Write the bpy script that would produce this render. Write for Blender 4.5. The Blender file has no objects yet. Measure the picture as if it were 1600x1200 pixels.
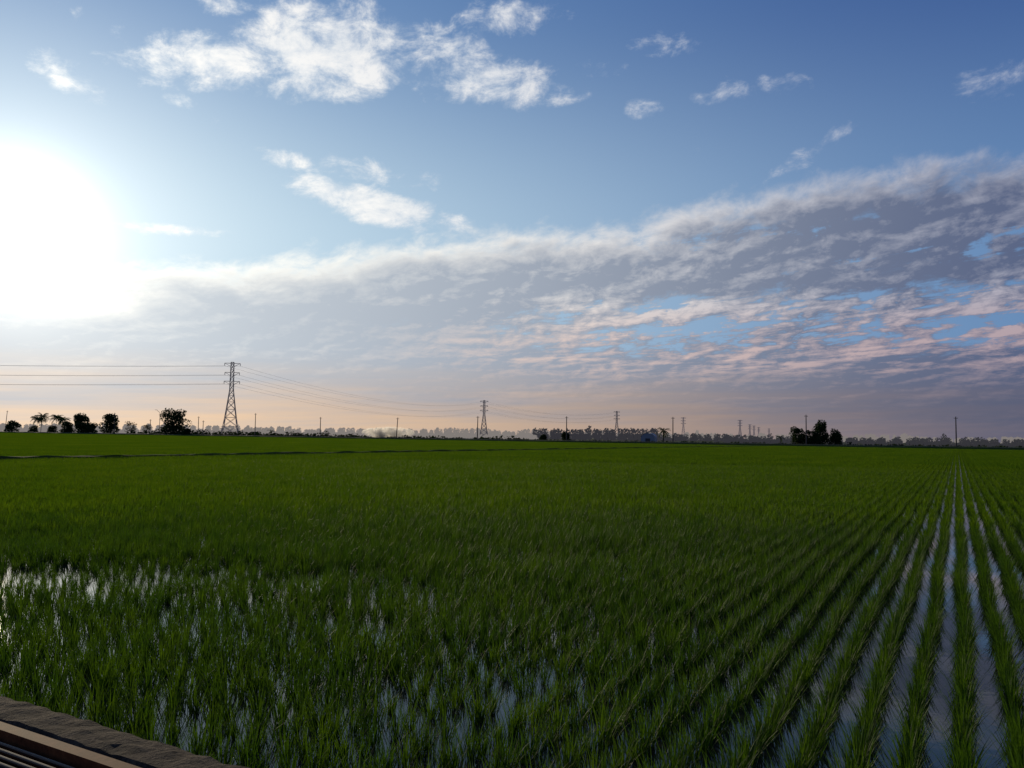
import bpy, math, random
from mathutils import Vector, Matrix, noise
random.seed(7)
scene=bpy.context.scene
scene.view_settings.view_transform='Standard'
scene.view_settings.look='None'
scene.view_settings.exposure=0
D=bpy.data
def lin(r,g,b):
    f=lambda c:(c/255/12.92) if c/255<=0.04045 else ((c/255+0.055)/1.055)**2.4
    return (f(r),f(g),f(b),1.0)
# field frame: the rice rows run along R, the road/kerb runs along P
TH=math.radians(29.1)
R=Vector((math.sin(TH),math.cos(TH),0)); P=Vector((math.cos(TH),-math.sin(TH),0))
def W(X,t,z=0.0):
    v=P*X+R*t
    return Vector((v.x,v.y,z))
FIELD_END=267.0
SUN_AZ=-32.4; SUN_EL=12.0
sa,se=math.radians(SUN_AZ),math.radians(SUN_EL)
SUN=Vector((math.sin(sa)*math.cos(se),math.cos(sa)*math.cos(se),math.sin(se)))

# ---------------- node expression helper ----------------
class E:
    def __init__(s,nt,sock): s.nt=nt; s.s=sock
    def _m(s,op,*args,clamp=False):
        n=s.nt.nodes.new('ShaderNodeMath'); n.operation=op; n.use_clamp=clamp
        for i,a in enumerate((s,)+args):
            if isinstance(a,E): s.nt.links.new(a.s,n.inputs[i])
            else: n.inputs[i].default_value=a
        return E(s.nt,n.outputs[0])
    def __add__(s,o): return s._m('ADD',o)
    __radd__=__add__
    def __mul__(s,o): return s._m('MULTIPLY',o)
    __rmul__=__mul__
    def __sub__(s,o): return s._m('SUBTRACT',o)
    def __rsub__(s,o): return (s*-1.0)+o
    def __truediv__(s,o): return s._m('DIVIDE',o)
    def max(s,o): return s._m('MAXIMUM',o)
    def min(s,o): return s._m('MINIMUM',o)
    def clamp(s): return s._m('ADD',0.0,clamp=True)
    def f(s,op,*a): return s._m(op,*a)
    def smooth(s,a,b):
        n=s.nt.nodes.new('ShaderNodeMapRange'); n.interpolation_type='SMOOTHSTEP'
        s.nt.links.new(s.s,n.inputs[0])
        n.inputs[1].default_value=a; n.inputs[2].default_value=b
        return E(s.nt,n.outputs[0])
def combine(nt,x,y,z):
    n=nt.nodes.new('ShaderNodeCombineXYZ')
    for i,a in enumerate((x,y,z)):
        if isinstance(a,E): nt.links.new(a.s,n.inputs[i])
        else: n.inputs[i].default_value=a
    return n.outputs[0]
def noise_n(nt,vec,scale,detail=6,rough=0.55,dist=0.0,lac=2.0):
    n=nt.nodes.new('ShaderNodeTexNoise'); n.inputs['Scale'].default_value=scale
    n.inputs['Detail'].default_value=detail; n.inputs['Roughness'].default_value=rough
    n.inputs['Distortion'].default_value=dist; n.inputs['Lacunarity'].default_value=lac
    if vec is not None: nt.links.new(vec,n.inputs['Vector'])
    return E(nt,n.outputs['Fac'])
def mixc(nt,f,a,b,mode='MIX'):
    n=nt.nodes.new('ShaderNodeMix'); n.data_type='RGBA'; n.blend_type=mode; n.clamp_factor=True
    if isinstance(f,E): nt.links.new(f.s,n.inputs[0])
    else: n.inputs[0].default_value=f
    for i,c in ((6,a),(7,b)):
        if isinstance(c,(tuple,list)): n.inputs[i].default_value=c
        else: nt.links.new(c,n.inputs[i])
    return n.outputs[2]

# ---------------- world / sky ----------------
w=D.worlds.new("World"); scene.world=w; w.use_nodes=True
nt=w.node_tree; nt.nodes.clear()
out=nt.nodes.new('ShaderNodeOutputWorld'); bg=nt.nodes.new('ShaderNodeBackground')
nt.links.new(bg.outputs[0],out.inputs[0]); bg.inputs[1].default_value=0.1
K=10.0
def kc(r,g,b,m=1.0):
    c=lin(r,g,b); return (c[0]*K*m,c[1]*K*m,c[2]*K*m,1)
sky=nt.nodes.new('ShaderNodeTexSky'); sky.sky_type='NISHITA'; sky.sun_disc=False
sky.sun_elevation=se; sky.sun_rotation=math.radians(SUN_AZ%360)
sky.air_density=1.0; sky.dust_density=0.5; sky.ozone_density=3.0; sky.altitude=0
tc=nt.nodes.new('ShaderNodeTexCoord')
sep=nt.nodes.new('ShaderNodeSeparateXYZ'); nt.links.new(tc.outputs['Generated'],sep.inputs[0])
x=E(nt,sep.outputs[0]); y=E(nt,sep.outputs[1]); z=E(nt,sep.outputs[2])
az=x.f('ARCTAN2',y)*57.2958
el=z.max(-1.0).min(1.0).f('ARCSINE')*57.2958
elp=el.max(0.0)
cs=(x*SUN.x+y*SUN.y+z*SUN.z).max(-1.0).min(1.0)
th=cs.f('ARCCOSINE')*57.2958      # angle to sun in degrees
far=th.smooth(6,70)                 # 0 near the sun, 1 far from it
# clear sky: physical sky blended with the observed blue gradient
hi=mixc(nt,far,kc(108,146,192),kc(52,84,146))
lo=mixc(nt,far,kc(190,216,232),kc(100,136,182))
clear=mixc(nt,el.smooth(12,31),lo,hi)
clear=mixc(nt,0.90,sky.outputs[0],clear)
# cloud coordinates: streets rise gently to the right and crowd toward the horizon
v0=(elp+4.0).f('LOGARITHM',math.e)*14.0-az*0.10
def cl(du,dv,su,sv,scale,detail,rough,dist=0.0,seed=0.0):
    return noise_n(nt,combine(nt,(az+du)*su,(v0+dv)*sv,seed),scale,detail,rough,dist)
n1=cl(0,0,0.30,1.0,0.26,8,0.56,0.3,3.1)
n1b=cl(-1.0,0.65,0.30,1.0,0.26,5,0.56,0.3,3.1)
nf=cl(0,0,0.60,1.3,0.66,7,0.64,0.3,7.7)
nfb=cl(-0.35,0.30,0.60,1.3,0.66,5,0.64,0.3,7.7)
ns=cl(0,0,0.13,1.7,0.62,7,0.66,0.3,12.3)      # long streaks
# puffy noise for the upper clouds
n2=noise_n(nt,combine(nt,az*0.75,el*1.3-az*0.06,5.0),0.42,8,0.68,0.3)
# --- main band
azc=az.max(-27.0).min(50.0)
T=azc*0.125+15.2-azc*azc*0.0012
depth=(T-el)
bm=(depth*0.55).min(1.8)+(n1-0.5)*2.4+(nf-0.5)*2.2
gapz=(az.smooth(-9,12))*(el.smooth(5.0,6.8))*(1.0-el.smooth(8.8,11.0))
gap2=(az.smooth(4,20))*(el.smooth(10.0,12))*(1.0-el.smooth(13.5,15.5))
gaps=(gapz*((0.57-ns)*10.0+(0.5-nf)*9.0)).max(0.0)+(gap2*((0.47-ns)*11.0+(0.5-nf)*8)).max(0.0)
band=(bm-gaps).smooth(0.0,1.35)
# --- upper scattered clouds
def blob(a0,e0,ra,re,tilt=0.0,amp=1.0):
    c,s=math.cos(math.radians(tilt)),math.sin(math.radians(tilt))
    da=az-a0; de=el-e0
    u=(da*c+de*s)*(1/ra); v=(de*c-da*s)*(1/re)
    return (1.0-(u*u+v*v)).max(-1.2)*amp
bl=None
for b in [(-21.5,23.8,6.8,2.0,4,1.4),(-14.0,25.6,7.2,3.6,6,1.9),(-2.4,24.5,5.8,1.8,-4,1.6),(-5.0,26.3,5.0,1.8,-10,1.1),(-0.5,28.3,4.4,1.4,4,1.0),
          (-29.8,21.5,2.8,1.2,-12,1.2),(-13.2,23.0,1.6,0.9,0),(-23.3,21.3,1.2,0.5,0,.8),(3.5,23.6,1.8,0.9,10,.9),
          (9.5,22.6,1.7,0.7,0,1.1),(16.2,23.2,3.4,0.7,6,.5),(32.6,21.8,3.8,1.3,8,.8),(-16.2,18.5,2.5,0.8,-8,1.2),
          (-9.8,15.9,6.6,1.4,-10,2.0),(-10.4,18.2,4.8,1.0,-6,.9),(-24.2,13.2,4.6,0.5,3),(-21,27.3,2.8,0.8,0),
          (11,26.3,3.2,0.8,-8,.5),(6.3,25.2,2.0,0.7,0,.6),(20.5,18.8,3.8,0.6,28,.7),(-13.8,16.8,2.8,1.1,-10,1.6)]:
    q=blob(*b); bl=q if bl is None else bl.max(q)
up=(bl*0.72+(n2-0.54)*3.0+(nf-0.5)*1.8)
upd=up.smooth(-0.05,1.15)
# --- cloud colours
rel1=(n1-n1b)*3.4+(nf-nfb)*2.2
edge=(1.0-(depth+(n1-0.5)*6.5+(nf-0.5)*3.0).smooth(0.5,3.8))*(1.0-th.smooth(38,76)*0.65)
thin=1.0-bm.smooth(0.2,1.5)
lowz=(1.0-el.smooth(8.5,11.0))*th.smooth(24,42)*(el.smooth(3.5,5.5))
midr=th.smooth(16,40)
lit=(rel1*(midr*0.55+0.30)+edge*0.95+thin*0.35+midr*0.06+lowz*((ns-0.5)*4.0+(nf-0.5)*2.5+0.28)).clamp()
shade=mixc(nt,far,kc(188,197,207),kc(86,97,128))
light=mixc(nt,far,kc(255,251,240,1.12),kc(172,174,190))
pinkf=(1.0-el.smooth(6.0,11.0))*th.smooth(14,30)
light=mixc(nt,pinkf*0.8,light,mixc(nt,far,kc(246,216,196),kc(180,154,158)))
bandc=mixc(nt,lit,shade,light)
upc=mixc(nt,(up*0.35+0.40+(n2-0.5)*1.4).clamp(),mixc(nt,far,kc(182,204,224),kc(112,134,176)),mixc(nt,far,kc(255,252,246,1.08),kc(188,194,210)))
col=mixc(nt,upd*0.88,clear,upc)
col=mixc(nt,band*0.97,col,bandc)
# --- horizon haze
hz=mixc(nt,far,kc(238,202,164),kc(108,101,114))
hz2=mixc(nt,far,kc(184,182,186),kc(86,91,114))
hl=noise_n(nt,combine(nt,az*0.05,el*0.9-az*0.02,9.0),1.0,4,0.55)
hcol=mixc(nt,(hl*2.4-0.8+(1.0-el.smooth(0.0,3.0))*0.55).clamp(),hz2,hz)
col=mixc(nt,(1.0-el.smooth(1.4,6.2))*0.92,col,hcol)
# --- aureole of the sun
eb=th*0.0+2.718281828
gA=eb.f('POWER',th*th*(-1/11.0))*1.2
gB=eb.f('POWER',th*(-1/6.2))*0.78
gsum=(gA+gB)*K
gcol=nt.nodes.new('ShaderNodeVectorMath'); gcol.operation='SCALE'
gcol.inputs[0].default_value=(1.0,0.96,0.83); nt.links.new(gsum.s,gcol.inputs['Scale'])
add=nt.nodes.new('ShaderNodeVectorMath'); add.operation='ADD'
nt.links.new(col,add.inputs[0]); nt.links.new(gcol.outputs[0],add.inputs[1])
nt.links.new(add.outputs[0],bg.inputs[0])

# ---------------- sun ----------------
sl=D.lights.new("sun","SUN"); sl.energy=3.4; sl.angle=math.radians(0.5); sl.color=(1.0,0.84,0.58)
so=D.objects.new("sun",sl); scene.collection.objects.link(so)
so.rotation_euler=SUN.to_track_quat('Z','Y').to_euler()
so.location=(-60,90,60)

# ---------------- materials ----------------
def newmat(name):
    m=D.materials.new(name); m.use_nodes=True; t=m.node_tree
    b=t.nodes['Principled BSDF']; return m,t,b
def leafmat(name,c1,c2,trans=0.35,scale=3.0,rough=0.55,spec=0.3,tint=(1.7,1.6,0.6,1),big=0.0):
    m,t,b=newmat(name)
    g=t.nodes.new('ShaderNodeNewGeometry')
    oi=t.nodes.new('ShaderNodeObjectInfo')
    n=noise_n(t,g.outputs['Position'],scale,2,0.6)
    f=(n*1.8-0.6+(E(t,oi.outputs['Random'])-0.5)*0.7)
    if big>0: f=f+(noise_n(t,g.outputs['Position'],0.06,3,0.6)-0.5)*big
    c=mixc(t,f.clamp(),c1,c2)
    t.links.new(c,b.inputs['Base Color']); b.inputs['Roughness'].default_value=rough
    b.inputs['Specular IOR Level'].default_value=spec
    tr=t.nodes.new('ShaderNodeBsdfTranslucent'); 
    t.links.new(mixc(t,1.0,c,tint,'MULTIPLY'),tr.inputs[0])
    mx=t.nodes.new('ShaderNodeMixShader'); mx.inputs[0].default_value=trans
    t.links.new(b.outputs[0],mx.inputs[1]); t.links.new(tr.outputs[0],mx.inputs[2])
    t.links.new(mx.outputs[0],t.nodes['Material Output'].inputs[0])
    return m
def hazed(name,c1,c2,haze,amount,scale=0.05):  # aerial haze painted into the material: flat haze-coloured emission mixed over the surface
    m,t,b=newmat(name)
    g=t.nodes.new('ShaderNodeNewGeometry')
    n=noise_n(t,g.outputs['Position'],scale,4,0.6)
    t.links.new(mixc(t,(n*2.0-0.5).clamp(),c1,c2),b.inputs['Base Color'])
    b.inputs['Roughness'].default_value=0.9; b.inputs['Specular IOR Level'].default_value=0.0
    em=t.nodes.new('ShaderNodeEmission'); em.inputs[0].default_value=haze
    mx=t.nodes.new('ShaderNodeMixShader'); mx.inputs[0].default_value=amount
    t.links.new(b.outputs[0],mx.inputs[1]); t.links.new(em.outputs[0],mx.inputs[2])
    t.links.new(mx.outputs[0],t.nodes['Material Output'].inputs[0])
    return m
rice_m=leafmat("rice_leaf",(0.023,0.060,0.006,1),(0.046,0.094,0.007,1),0.44,1.1,0.55,0.12,(1.9,1.7,0.5,1))
rice_mid=leafmat("rice_leaf_mid",(0.036,0.086,0.005,1),(0.064,0.120,0.007,1),0.46,0.5,0.6,0.06,(2.0,1.7,0.5,1),0.8)
rice_far=leafmat("rice_leaf_far",(0.038,0.088,0.006,1),(0.060,0.112,0.008,1),0.44,0.08,0.8,0.03,(1.9,1.65,0.5,1),0.8)
tree_m=leafmat("tree_foliage",(0.014,0.028,0.008,1),(0.032,0.052,0.014,1),0.12,0.3,0.8,0.05)
palm_m=leafmat("palm_frond",(0.02,0.04,0.010,1),(0.045,0.07,0.016,1),0.25,0.5,0.7,0.08)
bark_m,t,b=newmat("bark"); b.inputs['Base Color'].default_value=(0.05,0.04,0.03,1); b.inputs['Roughness'].default_value=0.9
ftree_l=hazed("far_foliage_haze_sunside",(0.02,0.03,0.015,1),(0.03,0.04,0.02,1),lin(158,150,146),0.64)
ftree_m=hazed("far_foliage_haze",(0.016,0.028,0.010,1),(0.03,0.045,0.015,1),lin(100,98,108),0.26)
steel_m=hazed("galvanised_steel_hazed",(0.06,0.06,0.07,1),(0.10,0.10,0.11,1),lin(110,108,118),0.22)  # grey steel with painted haze glow on top
wire_m=hazed("conductor_hazed",(0.03,0.03,0.03,1),(0.05,0.05,0.05,1),lin(120,118,126),0.25)  # dark wire, lightened by the painted haze emission
steel_d=hazed("galvanised_steel_distant_hazed",(0.05,0.05,0.06,1),(0.07,0.07,0.08,1),lin(100,97,110),0.5)  # far towers: half of the tone is painted haze
pole_m,t,b=newmat("pole_concrete"); b.inputs['Base Color'].default_value=(0.07,0.062,0.058,1); b.inputs['Roughness'].default_value=0.9; b.inputs['Specular IOR Level'].default_value=0.1

# water
wat,t,b=newmat("paddy_water")
g=t.nodes.new('ShaderNodeNewGeometry')
n=noise_n(t,g.outputs['Position'],0.8,5,0.6)
t.links.new(mixc(t,n,(0.012,0.012,0.008,1),(0.04,0.034,0.022,1)),b.inputs['Base Color'])
b.inputs['Roughness'].default_value=0.03; b.inputs['IOR'].default_value=1.33
bp=t.nodes.new('ShaderNodeBump'); bp.inputs['Strength'].default_value=0.12; bp.inputs['Distance'].default_value=0.004
n=noise_n(t,g.outputs['Position'],9.0,3,0.5); t.links.new(n.s,bp.inputs['Height']); t.links.new(bp.outputs[0],b.inputs['Normal'])
# ground
grd,t,b=newmat("ground_grass_earth")
g=t.nodes.new('ShaderNodeNewGeometry')
n=noise_n(t,g.outputs['Position'],0.012,6,0.65); n_=noise_n(t,g.outputs['Position'],0.6,5,0.7)
c=mixc(t,(n*2.4-0.7).clamp(),(0.03,0.055,0.015,1),(0.07,0.065,0.035,1))
c=mixc(t,(n_*1.5-0.4).clamp(),c,(0.025,0.035,0.014,1))
t.links.new(c,b.inputs['Base Color']); b.inputs['Roughness'].default_value=0.95; b.inputs['Specular IOR Level'].default_value=0.05
# bund
bund_m,t,b=newmat("bund_earth_grass")
g=t.nodes.new('ShaderNodeNewGeometry'); n=noise_n(t,g.outputs['Position'],1.2,6,0.7)
t.links.new(mixc(t,(n*2.4-0.7).clamp(),(0.055,0.050,0.020,1),(0.040,0.080,0.010,1)),b.inputs['Base Color']); b.inputs['Roughness'].default_value=0.95
b.inputs['Specular IOR Level'].default_value=0.05
conc,t,b=newmat("kerb_concrete")
g=t.nodes.new('ShaderNodeNewGeometry')
n=noise_n(t,g.outputs['Position'],4,8,0.7); n3=noise_n(t,g.outputs['Position'],45,4,0.7)
c=mixc(t,(n*2.8-0.9).clamp(),(0.030,0.021,0.015,1),(0.10,0.072,0.050,1))
c=mixc(t,(n3*3.4-1.4).clamp(),c,(0.020,0.015,0.012,1))
t.links.new(c,b.inputs['Base Color']); b.inputs['Roughness'].default_value=0.95; b.inputs['Specular IOR Level'].default_value=0.08
bp=t.nodes.new('ShaderNodeBump'); bp.inputs['Strength'].default_value=1.0; bp.inputs['Distance'].default_value=0.02
t.links.new((n3+n).s,bp.inputs['Height']); t.links.new(bp.outputs[0],b.inputs['Normal'])
rust,t,b=newmat("rusty_steel")
g=t.nodes.new('ShaderNodeNewGeometry'); n=noise_n(t,g.outputs['Position'],14,6,0.7)
t.links.new(mixc(t,(n*2.4-0.7).clamp(),(0.05,0.016,0.008,1),(0.18,0.060,0.022,1)),b.inputs['Base Color'])
b.inputs['Roughness'].default_value=0.75; b.inputs['Specular IOR Level'].default_value=0.06
barm,t,b=newmat("worn_steel_bar"); b.inputs['Base Color'].default_value=(0.10,0.06,0.04,1); b.inputs['Roughness'].default_value=0.5; b.inputs['Specular IOR Level'].default_value=0.25
asph,t,b=newmat("asphalt")
g=t.nodes.new('ShaderNodeNewGeometry'); n=noise_n(t,g.outputs['Position'],60,4,0.7)
t.links.new(mixc(t,n,(0.03,0.03,0.03,1),(0.075,0.072,0.07,1)),b.inputs['Base Color']); b.inputs['Roughness'].default_value=0.9

# ---------------- mesh helper ----------------
class MB:
    def __init__(s): s.v=[]; s.f=[]; s.m=[]
    def face(s,pts,mi=0):
        i=len(s.v); s.v+= [tuple(p) for p in pts]; s.f.append(tuple(range(i,i+len(pts)))); s.m.append(mi)
    def box(s,o,ax_,ay_,az_,mi=0):
        o=Vector(o); c=[o,o+ax_,o+ax_+ay_,o+ay_,o+az_,o+ax_+az_,o+ax_+ay_+az_,o+ay_+az_]
        i=len(s.v); s.v+=[tuple(p) for p in c]
        for q in ((0,3,2,1),(4,5,6,7),(0,1,5,4),(1,2,6,5),(2,3,7,6),(3,0,4,7)):
            s.f.append(tuple(i+k for k in q)); s.m.append(mi)
    def tube(s,a,b,r1,r2=None,n=6,mi=0):
        a=Vector(a); b=Vector(b); r2=r1 if r2 is None else r2
        d=(b-a).normalized(); u=d.orthogonal().normalized(); v=d.cross(u)
        i=len(s.v)
        for (c,r) in ((a,r1),(b,r2)):
            for k in range(n):
                q=2*math.pi*k/n; s.v.append(tuple(c+u*math.cos(q)*r+v*math.sin(q)*r))
        for k in range(n):
            s.f.append((i+k,i+(k+1)%n,i+n+(k+1)%n,i+n+k)); s.m.append(mi)
        s.f.append(tuple(i+n+k for k in range(n))); s.m.append(mi)
    def obj(s,name,mats,loc=(0,0,0),link=True,coll=None):
        me=D.meshes.new(name); me.from_pydata(s.v,[],s.f)
        for m in mats: me.materials.append(m)
        me.polygons.foreach_set('material_index',s.m); me.update()
        o=D.objects.new(name,me); o.location=loc
        if coll: coll.objects.link(o)
        elif link: scene.collection.objects.link(o)
        return o

# ---------------- ground, water, bunds ----------------
m=MB()
S=9000
m.face([(-S,-S,-0.12),(S,-S,-0.12),(S,S,-0.12),(-S,S,-0.12)]); m.obj("ground",[grd])
m=MB(); m.face([W(-700,2.5,0),W(500,2.5,0),W(500,FIELD_END+1,0),W(-700,FIELD_END+1,0)]); 
wo=m.obj("paddy_water",[wat])
def ridge(name,pts,width,height,mats,step=2.0,base=-0.1,nz=0.12,top=0.35):
    m=MB(); a,b=Vector(pts[0]),Vector(pts[1]); L=(b-a).length; n=int(L/step); d=(b-a)/n
    side=d.normalized().cross(Vector((0,0,1)))
    prof=[(-0.5,0),(-0.5*top-0.05,0.92),(0,1.0),(0.5*top+0.05,0.92),(0.5,0)]
    rows=[]
    for i in range(n+1):
        c=a+d*i; r=[]
        for (s_,h_) in prof:
            hh=base+(height-base)*h_*(1+ (noise.noise(Vector((i*0.37,s_*3,1.7)))*nz if h_>0 else 0))
            q=c+side*(s_*width+noise.noise(Vector((i*0.3,s_*5,9)))*0.1*width); r.append((q.x,q.y,hh))
        rows.append(r)
    k=len(prof)
    for r in rows: m.v+=r
    for i in range(n):
        for j in range(k-1):
            m.f.append((i*k+j,i*k+j+1,(i+1)*k+j+1,(i+1)*k+j)); m.m.append(0)
    return m.obj(name,mats)
ridge("paddy_bund",(W(-52,3),W(-52,FIELD_END)),0.8,0.31,[bund_m],0.8,nz=0.35)
ridge("road_embankment",(W(-650,FIELD_END+6),W(450,FIELD_END+6)),12,0.75,[bund_m],3.0,nz=0.10,top=0.7)
m=MB()
m.box(W(-650,FIELD_END+4,0.6),P*1100,R*4,Vector((0,0,0.24))); m.obj("distant_road",[asph])

# ---------------- near kerb, road, grating ----------------
m=MB(); n=420; X0=-12; L=20
prof=[(2.44,0.30),(2.44,0.485),(2.455,0.5),(2.50,0.503),(2.55,0.505),(2.60,0.503),(2.655,0.498),(2.675,0.48),(2.69,-0.1)]
for i in range(n+1):
    X=X0+L*i/n
    for (tt,zz_) in prof:
        m.v.append(tuple(W(X,tt+noise.noise(Vector((X*7,tt*9,0)))*0.022,zz_+noise.noise(Vector((X*9,tt*14,4)))*0.014)))
k=len(prof)
for i in range(n):
    for j in range(k-1): m.f.append((i*k+j,(i+1)*k+j,(i+1)*k+j+1,i*k+j+1)); m.m.append(0)
m.obj("concrete_kerb",[conc])
m=MB(); m.box(W(-60,-5,-0.1),P*120,R*7.44,Vector((0,0,0.42))); m.obj("road",[asph])
gr=D.objects.new("drain_grating",None); scene.collection.objects.link(gr)
def part(mb,name,mats,par):
    o=mb.obj(name,mats); o.parent=par; return o
m=MB()
m.box(W(-5.5,2.365,0.35),P*4.6,R*0.065,Vector((0,0,0.145)))
m.box(W(-5.5,1.72,0.35),P*4.6,R*0.05,Vector((0,0,0.145)))
part(m,"frame",[rust],gr)
m=MB()
for i in range(13):
    tt=2.325-i*0.046
    m.tube(W(-5.48,tt,0.455),W(-0.95,tt,0.455),0.008,n=8)
part(m,"bars",[barm],gr)
m=MB()
for i in range(6): m.box(W(-5.3+i*0.85,1.78,0.36),P*0.03,R*0.59,Vector((0,0,0.035)))
part(m,"cross_bars",[rust],gr)
m=MB()
pts=[W(-3.05,2.1,0.49),W(-2.8,2.22,0.50),W(-2.62,2.3,0.502),W(-2.45,2.40,0.505)]
for a,b_ in zip(pts,pts[1:]): m.tube(a,b_,0.004,n=5)
part(m,"tie_wire",[pole_m],gr)

# ---------------- rice ----------------
def blade(m,base,ang,lean,h,wd,seg,curl,mi=0):
    d=Vector((math.cos(ang),math.sin(ang),0)); sd_=Vector((-d.y,d.x,0))
    tw=random.uniform(-0.8,0.8); wv=sd_*math.cos(tw)+d*math.sin(tw)
    pts=[]
    p=Vector(base); a=lean
    for i in range(seg+1):
        f=i/seg
        ww=wd*(1-f**2.2)*0.5*(0.65+0.35*min(1,f*4))
        pts.append((p.copy(),ww))
        a2=a+curl*f*f
        p=p+(d*math.sin(a2)+Vector((0,0,1))*math.cos(a2))*(h/seg)
    i0=len(m.v)
    for (q,ww) in pts[:-1]:
        m.v.append(tuple(q-wv*ww)); m.v.append(tuple(q+wv*ww))
    m.v.append(tuple(pts[-1][0]))
    for i in range(seg-1):
        m.f.append((i0+2*i,i0+2*i+1,i0+2*i+3,i0+2*i+2)); m.m.append(mi)
    m.f.append((i0+2*(seg-1),i0+2*(seg-1)+1,i0+2*seg)); m.m.append(mi)
def hill(m,cx,cy,nb,h,wd,seg,spread=0.035,sc=1.0,lean=0.55,curl=1.3):
    for k in range(nb):
        a=random.uniform(0,2*math.pi); r=random.uniform(0,spread)
        blade(m,(cx+math.cos(a)*r,cy+math.sin(a)*r,-0.02),a+random.uniform(-.6,.6),random.uniform(0.02,lean),
              h*random.uniform(0.45,1.08)*sc,wd*random.uniform(0.7,1.2),seg,random.uniform(0.1,curl))
cN=D.collections.new("rice_hill_near"); cM=D.collections.new("rice_hill_mid"); cF=D.collections.new("rice_patch_far")
for i in range(9):
    m=MB(); hill(m,0,0,random.randint(44,58),0.295,0.0062,4,0.045,lean=0.42,curl=0.95); m.obj("rice_near_%02d"%i,[rice_m],coll=cN)
for i in range(6):
    m=MB(); hill(m,0,0,22,0.295,0.0125,3,0.05,lean=0.45,curl=0.95); m.obj("rice_mid_%02d"%i,[rice_mid],coll=cM)
RS=0.30; HS=0.15; TW=3.0
for i in range(4):
    m=MB()
    for a in range(10):
        for b_ in range(18):
            hill(m,(a+0.5)*RS+random.uniform(-.02,.02),b_*TW/18+random.uniform(-.03,.03),8,0.305,0.034,2,0.055,1+random.uniform(-.12,.12),lean=0.5,curl=1.1)
    m.obj("rice_far_%02d"%i,[rice_far],coll=cF)
def instancer(name,pts,rots,scls,idx,coll):
    me=D.meshes.new(name); me.from_pydata(pts,[],[])
    a=me.attributes.new('rot','FLOAT_VECTOR','POINT'); a.data.foreach_set('vector',[c for r in rots for c in r])
    a=me.attributes.new('scl','FLOAT_VECTOR','POINT'); a.data.foreach_set('vector',[c for r in scls for c in r])
    a=me.attributes.new('idx','INT','POINT'); a.data.foreach_set('value',idx)
    o=D.objects.new(name,me); scene.collection.objects.link(o)
    ng=D.node_groups.new(name+"_gn",'GeometryNodeTree')
    ng.interface.new_socket('Geometry',in_out='INPUT',socket_type='NodeSocketGeometry')
    ng.interface.new_socket('Geometry',in_out='OUTPUT',socket_type='NodeSocketGeometry')
    gi=ng.nodes.new('NodeGroupInput'); go=ng.nodes.new('NodeGroupOutput')
    ip=ng.nodes.new('GeometryNodeInstanceOnPoints'); ci=ng.nodes.new('GeometryNodeCollectionInfo')
    ci.inputs['Collection'].default_value=coll; ci.inputs['Separate Children'].default_value=True; ci.inputs['Reset Children'].default_value=True
    def na(nm,ty):
        n=ng.nodes.new('GeometryNodeInputNamedAttribute'); n.data_type=ty; n.inputs['Name'].default_value=nm; return n.outputs['Attribute']
    er=ng.nodes.new('FunctionNodeEulerToRotation')
    L=ng.links.new
    L(gi.outputs[0],ip.inputs['Points']); L(ci.outputs[0],ip.inputs['Instance']); ip.inputs['Pick Instance'].default_value=True
    L(na('idx','INT'),ip.inputs['Instance Index']); L(na('rot','FLOAT_VECTOR'),er.inputs[0]); L(er.outputs[0],ip.inputs['Rotation'])
    L(na('scl','FLOAT_VECTOR'),ip.inputs['Scale']); L(ip.outputs[0],go.inputs[0])
    md=o.modifiers.new("inst",'NODES'); md.node_group=ng
    return o
def visible(p,lim=42):
    if p.y<1.0: return False
    return abs(math.degrees(math.atan2(p.x,p.y)))<lim
NEAR=20.0; MID=60.0
pn,rn,sn,inn=[],[],[],[]
pm,rm,sm,im=[],[],[],[]
# sparse, waterlogged spots of the field (world metres)
sparse=[(-6.3,10.9,2.8,1.1,0.9),(-0.3,5.8,1.0,1.3,0.35),(-1.6,10.5,1.8,1.0,0.25),(-9.8,13.5,2.4,0.9,0.4),(0.6,14.0,3.0,1.2,0.25),(-3.4,8.6,1.3,0.8,0.30)]
for i in range(-330,170):
    X=i*RS+0.02
    for j in range(int(2.85/HS),int(MID*1.25/HS)):
        t_=j*HS+ (0.04*math.sin(i*1.7))
        p=W(X,t_)
        d=p.length
        if d>MID+0.1: 
            if t_>abs(X): break
            continue
        if not visible(p,44 if d>6 else 60): continue
        if abs(X+52)<0.55: continue
        s=1.0+0.16*noise.noise(Vector((p.x*0.5,p.y*0.5,0)))+0.10*noise.noise(Vector((p.x*2,p.y*2,5)))
        pr=0.015
        for (cx,cy,rx,ry,am) in sparse:
            q=((p.x-cx)/rx)**2+((p.y-cy)/ry)**2
            if q<2.5:
                wgt=am*math.exp(-q); pr+=wgt*0.45; s*=(1-0.38*wgt)
        nn=noise.noise(Vector((p.x*0.9,p.y*0.9,11)))
        if nn>0.35: pr+=0.08
        if random.random()<pr: continue
        p=p+P*(random.gauss(0,0.012)+0.02*math.sin(t_*0.8+i))+R*random.gauss(0,0.025)
        rot=(random.gauss(0,0.05),random.gauss(0,0.05),random.uniform(0,6.283))
        h=s*random.uniform(0.85,1.15); ww=s*random.uniform(1.0,1.3)
        if X>-1.4: h*=0.95
        if d<NEAR+random.uniform(-3,3):
            pn.append(tuple(p)); rn.append(rot); sn.append((ww,ww,h)); inn.append(random.randrange(9))
        else:
            pm.append(tuple(p)); rm.append(rot); sm.append((ww,ww,h)); im.append(random.randrange(6))
pf,rf,sf,iff=[],[],[],[]
rz=-TH
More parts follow.
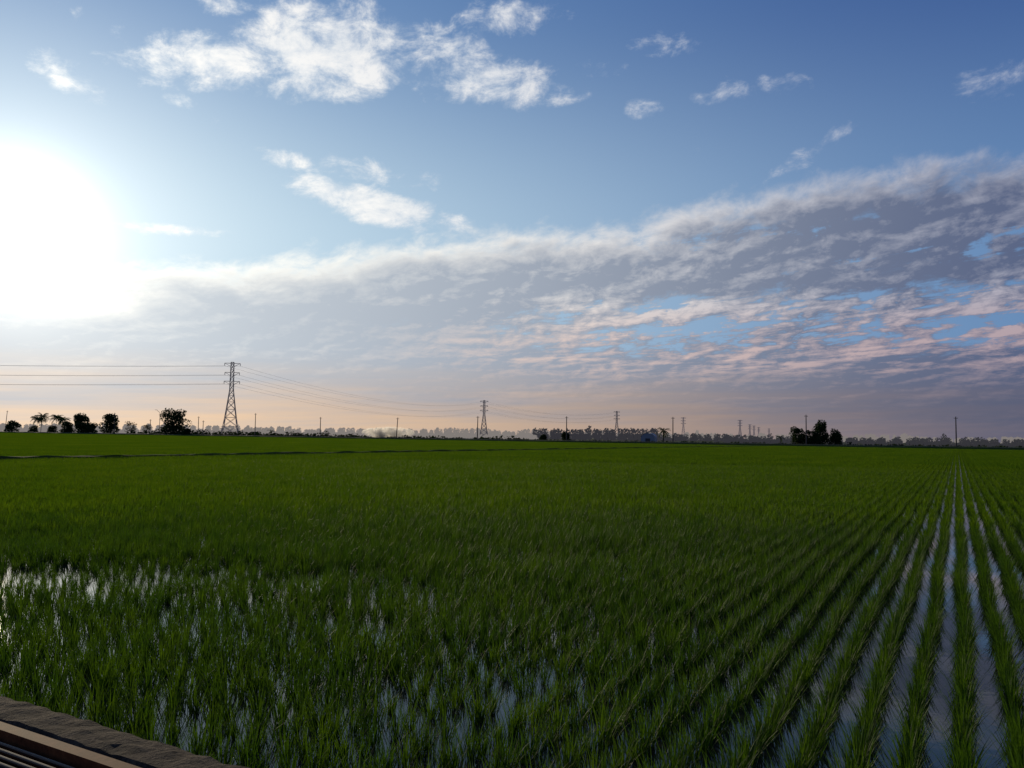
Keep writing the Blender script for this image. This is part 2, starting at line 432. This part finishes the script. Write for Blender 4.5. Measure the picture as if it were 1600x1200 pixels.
for a in range(-200,110):
    for b_ in range(0,int(FIELD_END/TW)):
        X=a*TW+0.02-RS*0.5; t_=b_*TW
        c=W(X+TW/2,t_+TW/2)
        if c.length<MID+1.2 or not visible(c,44): continue
        if X< -51.2 and X+TW>-52.8:
            # beside the bund the rows are planted one by one
            for ii in range(10):
                xx=X+(ii+0.5)*RS
                if abs(xx+52)<0.5: continue
                for jj in range(0,20,1):
                    q=W(xx,t_+jj*HS)
                    if q.length<MID: continue
                    pm.append(tuple(q)); rm.append((0,0,random.uniform(0,6.28))); sm.append((1.6,1.6,random.uniform(.9,1.2))); im.append(random.randrange(6))
            continue
        pf.append(tuple(W(X,t_))); rf.append((0,0,rz)); 
        hh=1.0+0.10*noise.noise(Vector((c.x*0.03,c.y*0.03,2)))
        sf.append((1,1,hh)); iff.append(random.randrange(4))
instancer("rice_plants",pn,rn,sn,inn,cN)
instancer("rice_plants_mid_field",pm,rm,sm,im,cM)
instancer("rice_plants_far_field",pf,rf,sf,iff,cF)
print("RICE",len(pn),len(pm),len(pf))

# ---------------- trees ----------------
def crown(m,c,rx,ry,rz_,n,leaf,mi=1,rnd=random):
    for _ in range(n):
        while True:
            v=Vector((rnd.uniform(-1,1),rnd.uniform(-1,1),rnd.uniform(-1,1)))
            if 0.15<v.length<1: break
        v=v*(0.75+0.25*rnd.random())/max(v.length,0.5)**0.5
        p=Vector(c)+Vector((v.x*rx,v.y*ry,v.z*rz_))
        a=Vector((rnd.gauss(0,1),rnd.gauss(0,1),rnd.gauss(0,1))).normalized()
        u=a.orthogonal().normalized(); w_=a.cross(u); s=leaf*rnd.uniform(0.5,1.2)
        m.face([p-u*s,p-w_*s*0.6,p+u*s,p+w_*s*0.6],mi)
def tree(name,pos,h,wd,lobes=9,leaf=0.4,dens=110,trunk=0.25,mats=None,low=0.15):
    m=MB(); tr=wd*0.03+0.08
    m.tube((0,0,-0.2),(0,0,h*0.45),tr,tr*0.6,8,0)
    for k in range(lobes):
        a=random.uniform(0,6.28); rr=random.uniform(0.1,0.33)*wd
        zc=h*random.uniform(low+0.18,0.82); rr*= (1.15-0.6*zc/h)*1.2
        c=Vector((math.cos(a)*rr,math.sin(a)*rr,zc))
        m.tube((0,0,h*random.uniform(0.1,0.4)),c,tr*0.4,tr*0.12,5,0)
        s=wd*random.uniform(0.14,0.24); crown(m,c,s,s,min(s*0.85,h*0.22),dens,leaf)
    crown(m,(0,0,h*0.52),wd*0.32,wd*0.32,h*0.38,dens*4,leaf)
    if low<0.05: crown(m,(0,0,h*0.2),wd*0.4,wd*0.4,h*0.2,dens*3,leaf)
    o=m.obj(name,mats or [bark_m,tree_m],loc=pos); o.rotation_euler.z=random.uniform(0,6); return o
def palm(name,pos,h,fr=3.2,n=16,th_=0.16,lean=0.06):
    m=MB(); 
    top=Vector((lean*h,0,h)); m.tube((0,0,-0.2),(lean*h*0.4,0,h*0.5),th_,th_*0.8,7,0); m.tube((lean*h*0.4,0,h*0.5),top,th_*0.8,th_*0.6,7,0)
    for k in range(n):
        a=k*2.4; up_=random.uniform(-0.3,1.25); d=Vector((math.cos(a),math.sin(a),0))
        p=top.copy(); seg=7; L=fr*random.uniform(0.8,1.1)
        for i in range(seg):
            e=up_-i*0.24; q=p+(d*math.cos(e)+Vector((0,0,1))*math.sin(e))*(L/seg)
            sd_=Vector((-d.y,d.x,0)); wv=0.22*fr*math.sin(math.pi*(i+0.6)/(seg+0.4))
            m.tube(p,q,0.04,0.03,4,1)
            for s_ in (-1,1):
                for hh in (0.0,0.33,0.66):
                    pp=p.lerp(q,hh); tip=pp+sd_*s_*wv+Vector((0,0,-wv*0.55))+(q-p)*0.6
                    m.face([pp,pp+(q-p)*0.33,tip],1)
            p=q
    return m.obj(name,[bark_m,palm_m],loc=pos)
# broadleaf trees along the far road (world coordinates in metres)
tree("broadleaf_tree",(-179,424,0),15,17,16,0.55,150,low=0.0)
tree("broadleaf_tree",(-231,462,0),13,13,12,0.55,130,low=0.0)
tree("broadleaf_tree",(-244,455,0),12.5,13,11,0.55,130,low=0.0)
tree("broadleaf_tree",(-238,450,0),7,14,9,0.55,130,low=0.0)
tree("broadleaf_tree",(-258,465,0),8.5,10,8,0.5,100,low=0.0)
tree("broadleaf_tree",(-312,500,0),8,12,8,0.5,100,low=0.0)
tree("broadleaf_tree",(-216,455,0),8,9,7,0.4,30,low=0.1)
tree("broadleaf_tree",(-206,452,0),6.5,7,6,0.4,30,low=0.1)
for (x_,y_,h_) in ((-287,484,8.5),(-282,480,10),(-271,476,9),(-266,474,8)): palm("coconut_palm",(x_,y_,0),h_,5.2,26)
tree("shrub",(-290,486,0),5.0,8,7,0.4,90,low=0.0)
tree("shrub",(-275,480,0),5.0,9,7,0.4,90,low=0.0)
tree("broadleaf_tree",(104,270,0),9.4,8.5,10,0.35,150,low=0.0)
tree("broadleaf_tree",(97.5,271,0),7.0,8,9,0.35,130,low=0.0)
tree("broadleaf_tree",(108.5,268,0),6.2,6.5,8,0.32,120,low=0.0)
tree("broadleaf_tree",(101,268,0),6.4,6,7,0.3,110,low=0.0)
tree("shrub",(22,318,0),4.6,4.6,7,0.3,100,low=0.0)
tree("shrub",(13.2,325,0),3.6,4.2,6,0.3,90,low=0.0)
tree("shrub",(157,232,0),2.0,5.0,6,0.25,80,low=0.0)
tree("shrub",(-162,400,0),4.5,6,6,0.35,80,low=0.0)
tree("shrub",(-130,405,0),3.0,8,6,0.35,70,low=0.0)
palm("oil_palm",(56,295,0.3),4.4,3.2,22,0.3,0.0)
palm("banana_plant",(91,271,0),2.8,2.0,10,0.15,0.0)
palm("banana_plant",(-120,400,0),3,2.4,10,0.15,0.0)

def treeline(name,pts,hmin,hmax,sp,leaf,dens,mats,seed=1,jit=10,fill=1.0):
    m=MB(); rnd=random.Random(seed)
    for a,b_ in zip(pts,pts[1:]):
        a=Vector((a[0],a[1],0)); b_=Vector((b_[0],b_[1],0)); L=(b_-a).length; n=max(2,int(L/sp))
        for i in range(n):
            p=a.lerp(b_,(i+rnd.random())/n)+Vector((0,rnd.uniform(-jit,jit),0))
            h=hmin+(hmax-hmin)*max(0,min(1,0.5+0.9*noise.noise(Vector((p.x*0.012,p.y*0.004,seed)))+rnd.uniform(-.25,.25)))
            if rnd.random()<0.05: h*=1.3
            m.tube((p.x,p.y,-0.1),(p.x,p.y,h*0.6),0.15,0.1,4,0)
            crown(m,(p.x,p.y,h*0.62),sp*0.75,sp*0.75,h*0.40,dens,leaf,1,rnd)
            crown(m,(p.x,p.y,h*0.25),sp*1.0,sp*0.6,h*0.28,dens,leaf*1.3,1,rnd)   # understorey
    return m.obj(name,mats)
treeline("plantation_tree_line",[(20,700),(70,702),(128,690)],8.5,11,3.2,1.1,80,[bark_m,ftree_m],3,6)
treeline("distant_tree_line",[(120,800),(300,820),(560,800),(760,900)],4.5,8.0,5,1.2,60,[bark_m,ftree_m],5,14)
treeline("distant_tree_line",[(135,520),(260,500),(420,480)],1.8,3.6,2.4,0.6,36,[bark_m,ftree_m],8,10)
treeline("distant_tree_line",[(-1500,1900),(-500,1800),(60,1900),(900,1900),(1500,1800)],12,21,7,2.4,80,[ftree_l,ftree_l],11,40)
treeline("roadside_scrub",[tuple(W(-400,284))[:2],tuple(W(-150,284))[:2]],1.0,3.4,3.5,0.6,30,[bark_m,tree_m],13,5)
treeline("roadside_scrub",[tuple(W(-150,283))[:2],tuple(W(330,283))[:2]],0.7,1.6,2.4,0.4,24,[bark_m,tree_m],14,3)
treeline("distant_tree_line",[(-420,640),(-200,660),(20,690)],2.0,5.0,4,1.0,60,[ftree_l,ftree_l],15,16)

# ---------------- utility poles, street lamp ----------------
def pole(pos,h,lean=0.0,arm=True):
    m=MB(); top=Vector((lean*h,0,h))
    m.tube((0,0,-0.3),top,0.21,0.14,8)
    if arm:
        m.box(top+Vector((-0.6,-0.05,-0.55)),Vector((1.2,0,0)),Vector((0,0.1,0)),Vector((0,0,0.1)))
        for s_ in (-0.5,0.5): m.tube(top+Vector((s_,0,-0.45)),top+Vector((s_,0,-0.25)),0.05,0.04,6)
    return m.obj("utility_pole",[pole_m],loc=pos)
def at(px_off,t_):   # slope x/y of a bearing, distance across the field
    yy=t_/(px_off*R.x+R.y); return (px_off*yy,yy,0.3)
for (sl_,h_,ln) in ((-0.632,13.0,0.06),(-0.496,11.5,0),(-0.451,8.0,0),(-0.391,9.5,0),(-0.385,7.5,0),(-0.320,11.0,0),(-0.2386,9.2,0),(-0.1435,9.0,0.05),(-0.0424,9.6,0.01),(0.0689,9.5,0),(0.2018,9.3,0),(0.3683,10.0,0),(0.5556,9.4,0)):
    pole(at(sl_,271),h_,ln)
x_,y_,_=at(-0.4395,271)
m=MB(); m.tube((0,0,0),(0,0,11.5),0.16,0.10,8)
prev=Vector((0,0,11.5))
for i in range(1,6):
    a=i/5*1.4; q=Vector((-1.6*math.sin(a),0,11.5+1.1*(1-math.cos(a))*0.6+0.8*math.sin(a))); m.tube(prev,q,0.09,0.08,6); prev=q
m.box(prev+Vector((-1.0,-0.15,-0.08)),Vector((1.0,0,0)),Vector((0,0.3,0)),Vector((0,0,0.16)))
m.obj("street_lamp",[pole_m],loc=(x_,y_,0.3))

# ---------------- lattice pylons ----------------
def pylon(pos,H,rot,mat,r=0.13):
    m=MB()
    def wdt(z_):
        f=z_/H
        if f<0.62: return 5.2+(1.15-5.2)*(f/0.62)**0.8
        return 1.15+(0.85-1.15)*((f-0.62)/0.38)
    lv=[0,0.13,0.25,0.36,0.46,0.55,0.62,0.69,0.76,0.83,0.90,0.97,1.0]
    zs=[f*H for f in lv]
    for a,b_ in zip(zs,zs[1:]):
        wa,wb=wdt(a)*H/46,wdt(b_)*H/46
        ca=[Vector((sx*wa,sy*wa,a)) for sx,sy in ((-1,-1),(1,-1),(1,1),(-1,1))]
        cb=[Vector((sx*wb,sy*wb,b_)) for sx,sy in ((-1,-1),(1,-1),(1,1),(-1,1))]
        for k in range(4):
            m.tube(ca[k],cb[k],r*1.5,n=4)
            m.tube(ca[k],cb[(k+1)%4],r*0.8,n=4); m.tube(ca[(k+1)%4],cb[k],r*0.8,n=4)
            m.tube(cb[k],cb[(k+1)%4],r*0.8,n=4)
    tips=[]
    for f,l in ((0.985,4.6),(0.86,4.3),(0.74,4.6)):
        z_=f*H; l=l*H/46; wv=wdt(z_)*H/46
        for s_ in (-1,1):
            tip=Vector((s_*l,0,z_)); 
            for sy in (-1,1):
                m.tube((s_*wv,sy*wv,z_),tip,r,n=4); m.tube((s_*wv,sy*wv,z_-0.045*H),tip,r*0.8,n=4)
            m.tube((s_*(wv+l)/2,0.5*wv,z_),(s_*(wv+l)/2,-0.5*wv,z_),r*0.7,n=4)
            m.tube(tip,tip+Vector((0,0,-1.6)),r*1.1,n=6); tips.append(tip+Vector((0,0,-1.6)))
    o=m.obj("transmission_tower",[mat],loc=pos); o.rotation_euler.z=rot
    M=Matrix.Translation(pos)@Matrix.Rotation(rot,4,'Z')
    return [M@t for t in tips]
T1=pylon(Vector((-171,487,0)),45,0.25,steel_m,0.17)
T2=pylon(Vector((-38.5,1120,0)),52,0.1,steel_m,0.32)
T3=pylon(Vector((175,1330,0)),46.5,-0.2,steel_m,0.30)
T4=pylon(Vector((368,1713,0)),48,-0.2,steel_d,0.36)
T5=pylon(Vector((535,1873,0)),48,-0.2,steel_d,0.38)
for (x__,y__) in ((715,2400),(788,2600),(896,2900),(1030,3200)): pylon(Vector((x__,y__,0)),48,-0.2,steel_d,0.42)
T0=[Vector((-700,330,0))+Vector((s_*5,0,zz_)) for zz_ in (41,36,31) for s_ in (-1,1)]
m=MB()
def wire(a,b_,sag,r,n=24):
    prev=None
    for i in range(n+1):
        f=i/n; q=a.lerp(b_,f)+Vector((0,0,-4*sag*f*(1-f)))
        if prev is not None: m.tube(prev,q,r,n=4)
        prev=q
for a,b_ in zip(T0,T1): wire(a,b_,6,0.06)
for a,b_ in zip(T1,T2): wire(a,b_,13,0.05)
for a,b_ in zip(T2,T3): wire(a,b_,10,0.06)
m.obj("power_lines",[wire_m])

# ---------------- curved-roof shed ----------------
sh=D.objects.new("farm_shed",None); sh.location=(69,405,0); scene.collection.objects.link(sh); sh.rotation_euler.z=-0.3
m=MB(); N=10
for i in range(N):
    a0=math.pi*i/N; a1=math.pi*(i+1)/N
    p=lambda a,y_:(3.6*math.cos(a),y_,2.4+2.4*math.sin(a))
    m.face([p(a0,0),p(a1,0),p(a1,10),p(a0,10)])
rf_m,t,b=newmat("sheet_metal_roof"); b.inputs['Base Color'].default_value=(0.22,0.23,0.25,1); b.inputs['Roughness'].default_value=0.6
part(m,"roof",[rf_m],sh)
m=MB(); m.box((-3.5,0.1,0),Vector((7,0,0)),Vector((0,0.15,0)),Vector((0,0,2.5))); m.box((-3.5,0.25,0),Vector((0.15,0,0)),Vector((0,9.6,0)),Vector((0,0,2.5))); m.box((3.35,0.25,0),Vector((0.15,0,0)),Vector((0,9.6,0)),Vector((0,0,2.5)))
m.face([(3.4*math.cos(math.pi*i/N),0.12,2.5+2.1*math.sin(math.pi*i/N)) for i in range(N+1)])
part(m,"walls",[rf_m],sh)
m=MB(); m.box((-1.2,0.02,0),Vector((2.4,0,0)),Vector((0,0.06,0)),Vector((0,0,2.0))); part(m,"door",[pole_m],sh)

# ---------------- dust cloud behind the road ----------------
dm=D.materials.new("dust"); dm.use_nodes=True; t=dm.node_tree; t.nodes.remove(t.nodes['Principled BSDF'])
pv=t.nodes.new('ShaderNodeVolumePrincipled'); pv.inputs['Color'].default_value=(0.98,0.94,0.86,1); pv.inputs['Anisotropy'].default_value=0.5
g=t.nodes.new('ShaderNodeNewGeometry'); n=noise_n(t,g.outputs['Position'],0.22,4,0.6)
t.links.new(((n-0.42).max(0.0)*3.0).s,pv.inputs['Density']); t.links.new(pv.outputs[0],t.nodes['Material Output'].inputs['Volume'])
bpy.ops.mesh.primitive_uv_sphere_add(segments=24,ring_count=12,location=(-54,352,3.0)); o=bpy.context.object
o.name="dust_cloud"; o.scale=(12,4,2.6); o.data.materials.append(dm)

# ---------------- camera ----------------
cam=D.cameras.new("camera"); co=D.objects.new("camera",cam); scene.collection.objects.link(co); scene.camera=co
cam.sensor_fit='HORIZONTAL'; cam.sensor_width=36; cam.lens=36*1249/1600
cam.clip_start=0.05; cam.clip_end=30000
pitch=math.radians(3.76); roll=math.radians(0.79)
co.matrix_world=Matrix.Translation((0,0,2.0))@Matrix.Rotation(math.pi/2+pitch,4,'X')@Matrix.Rotation(roll,4,'Z')
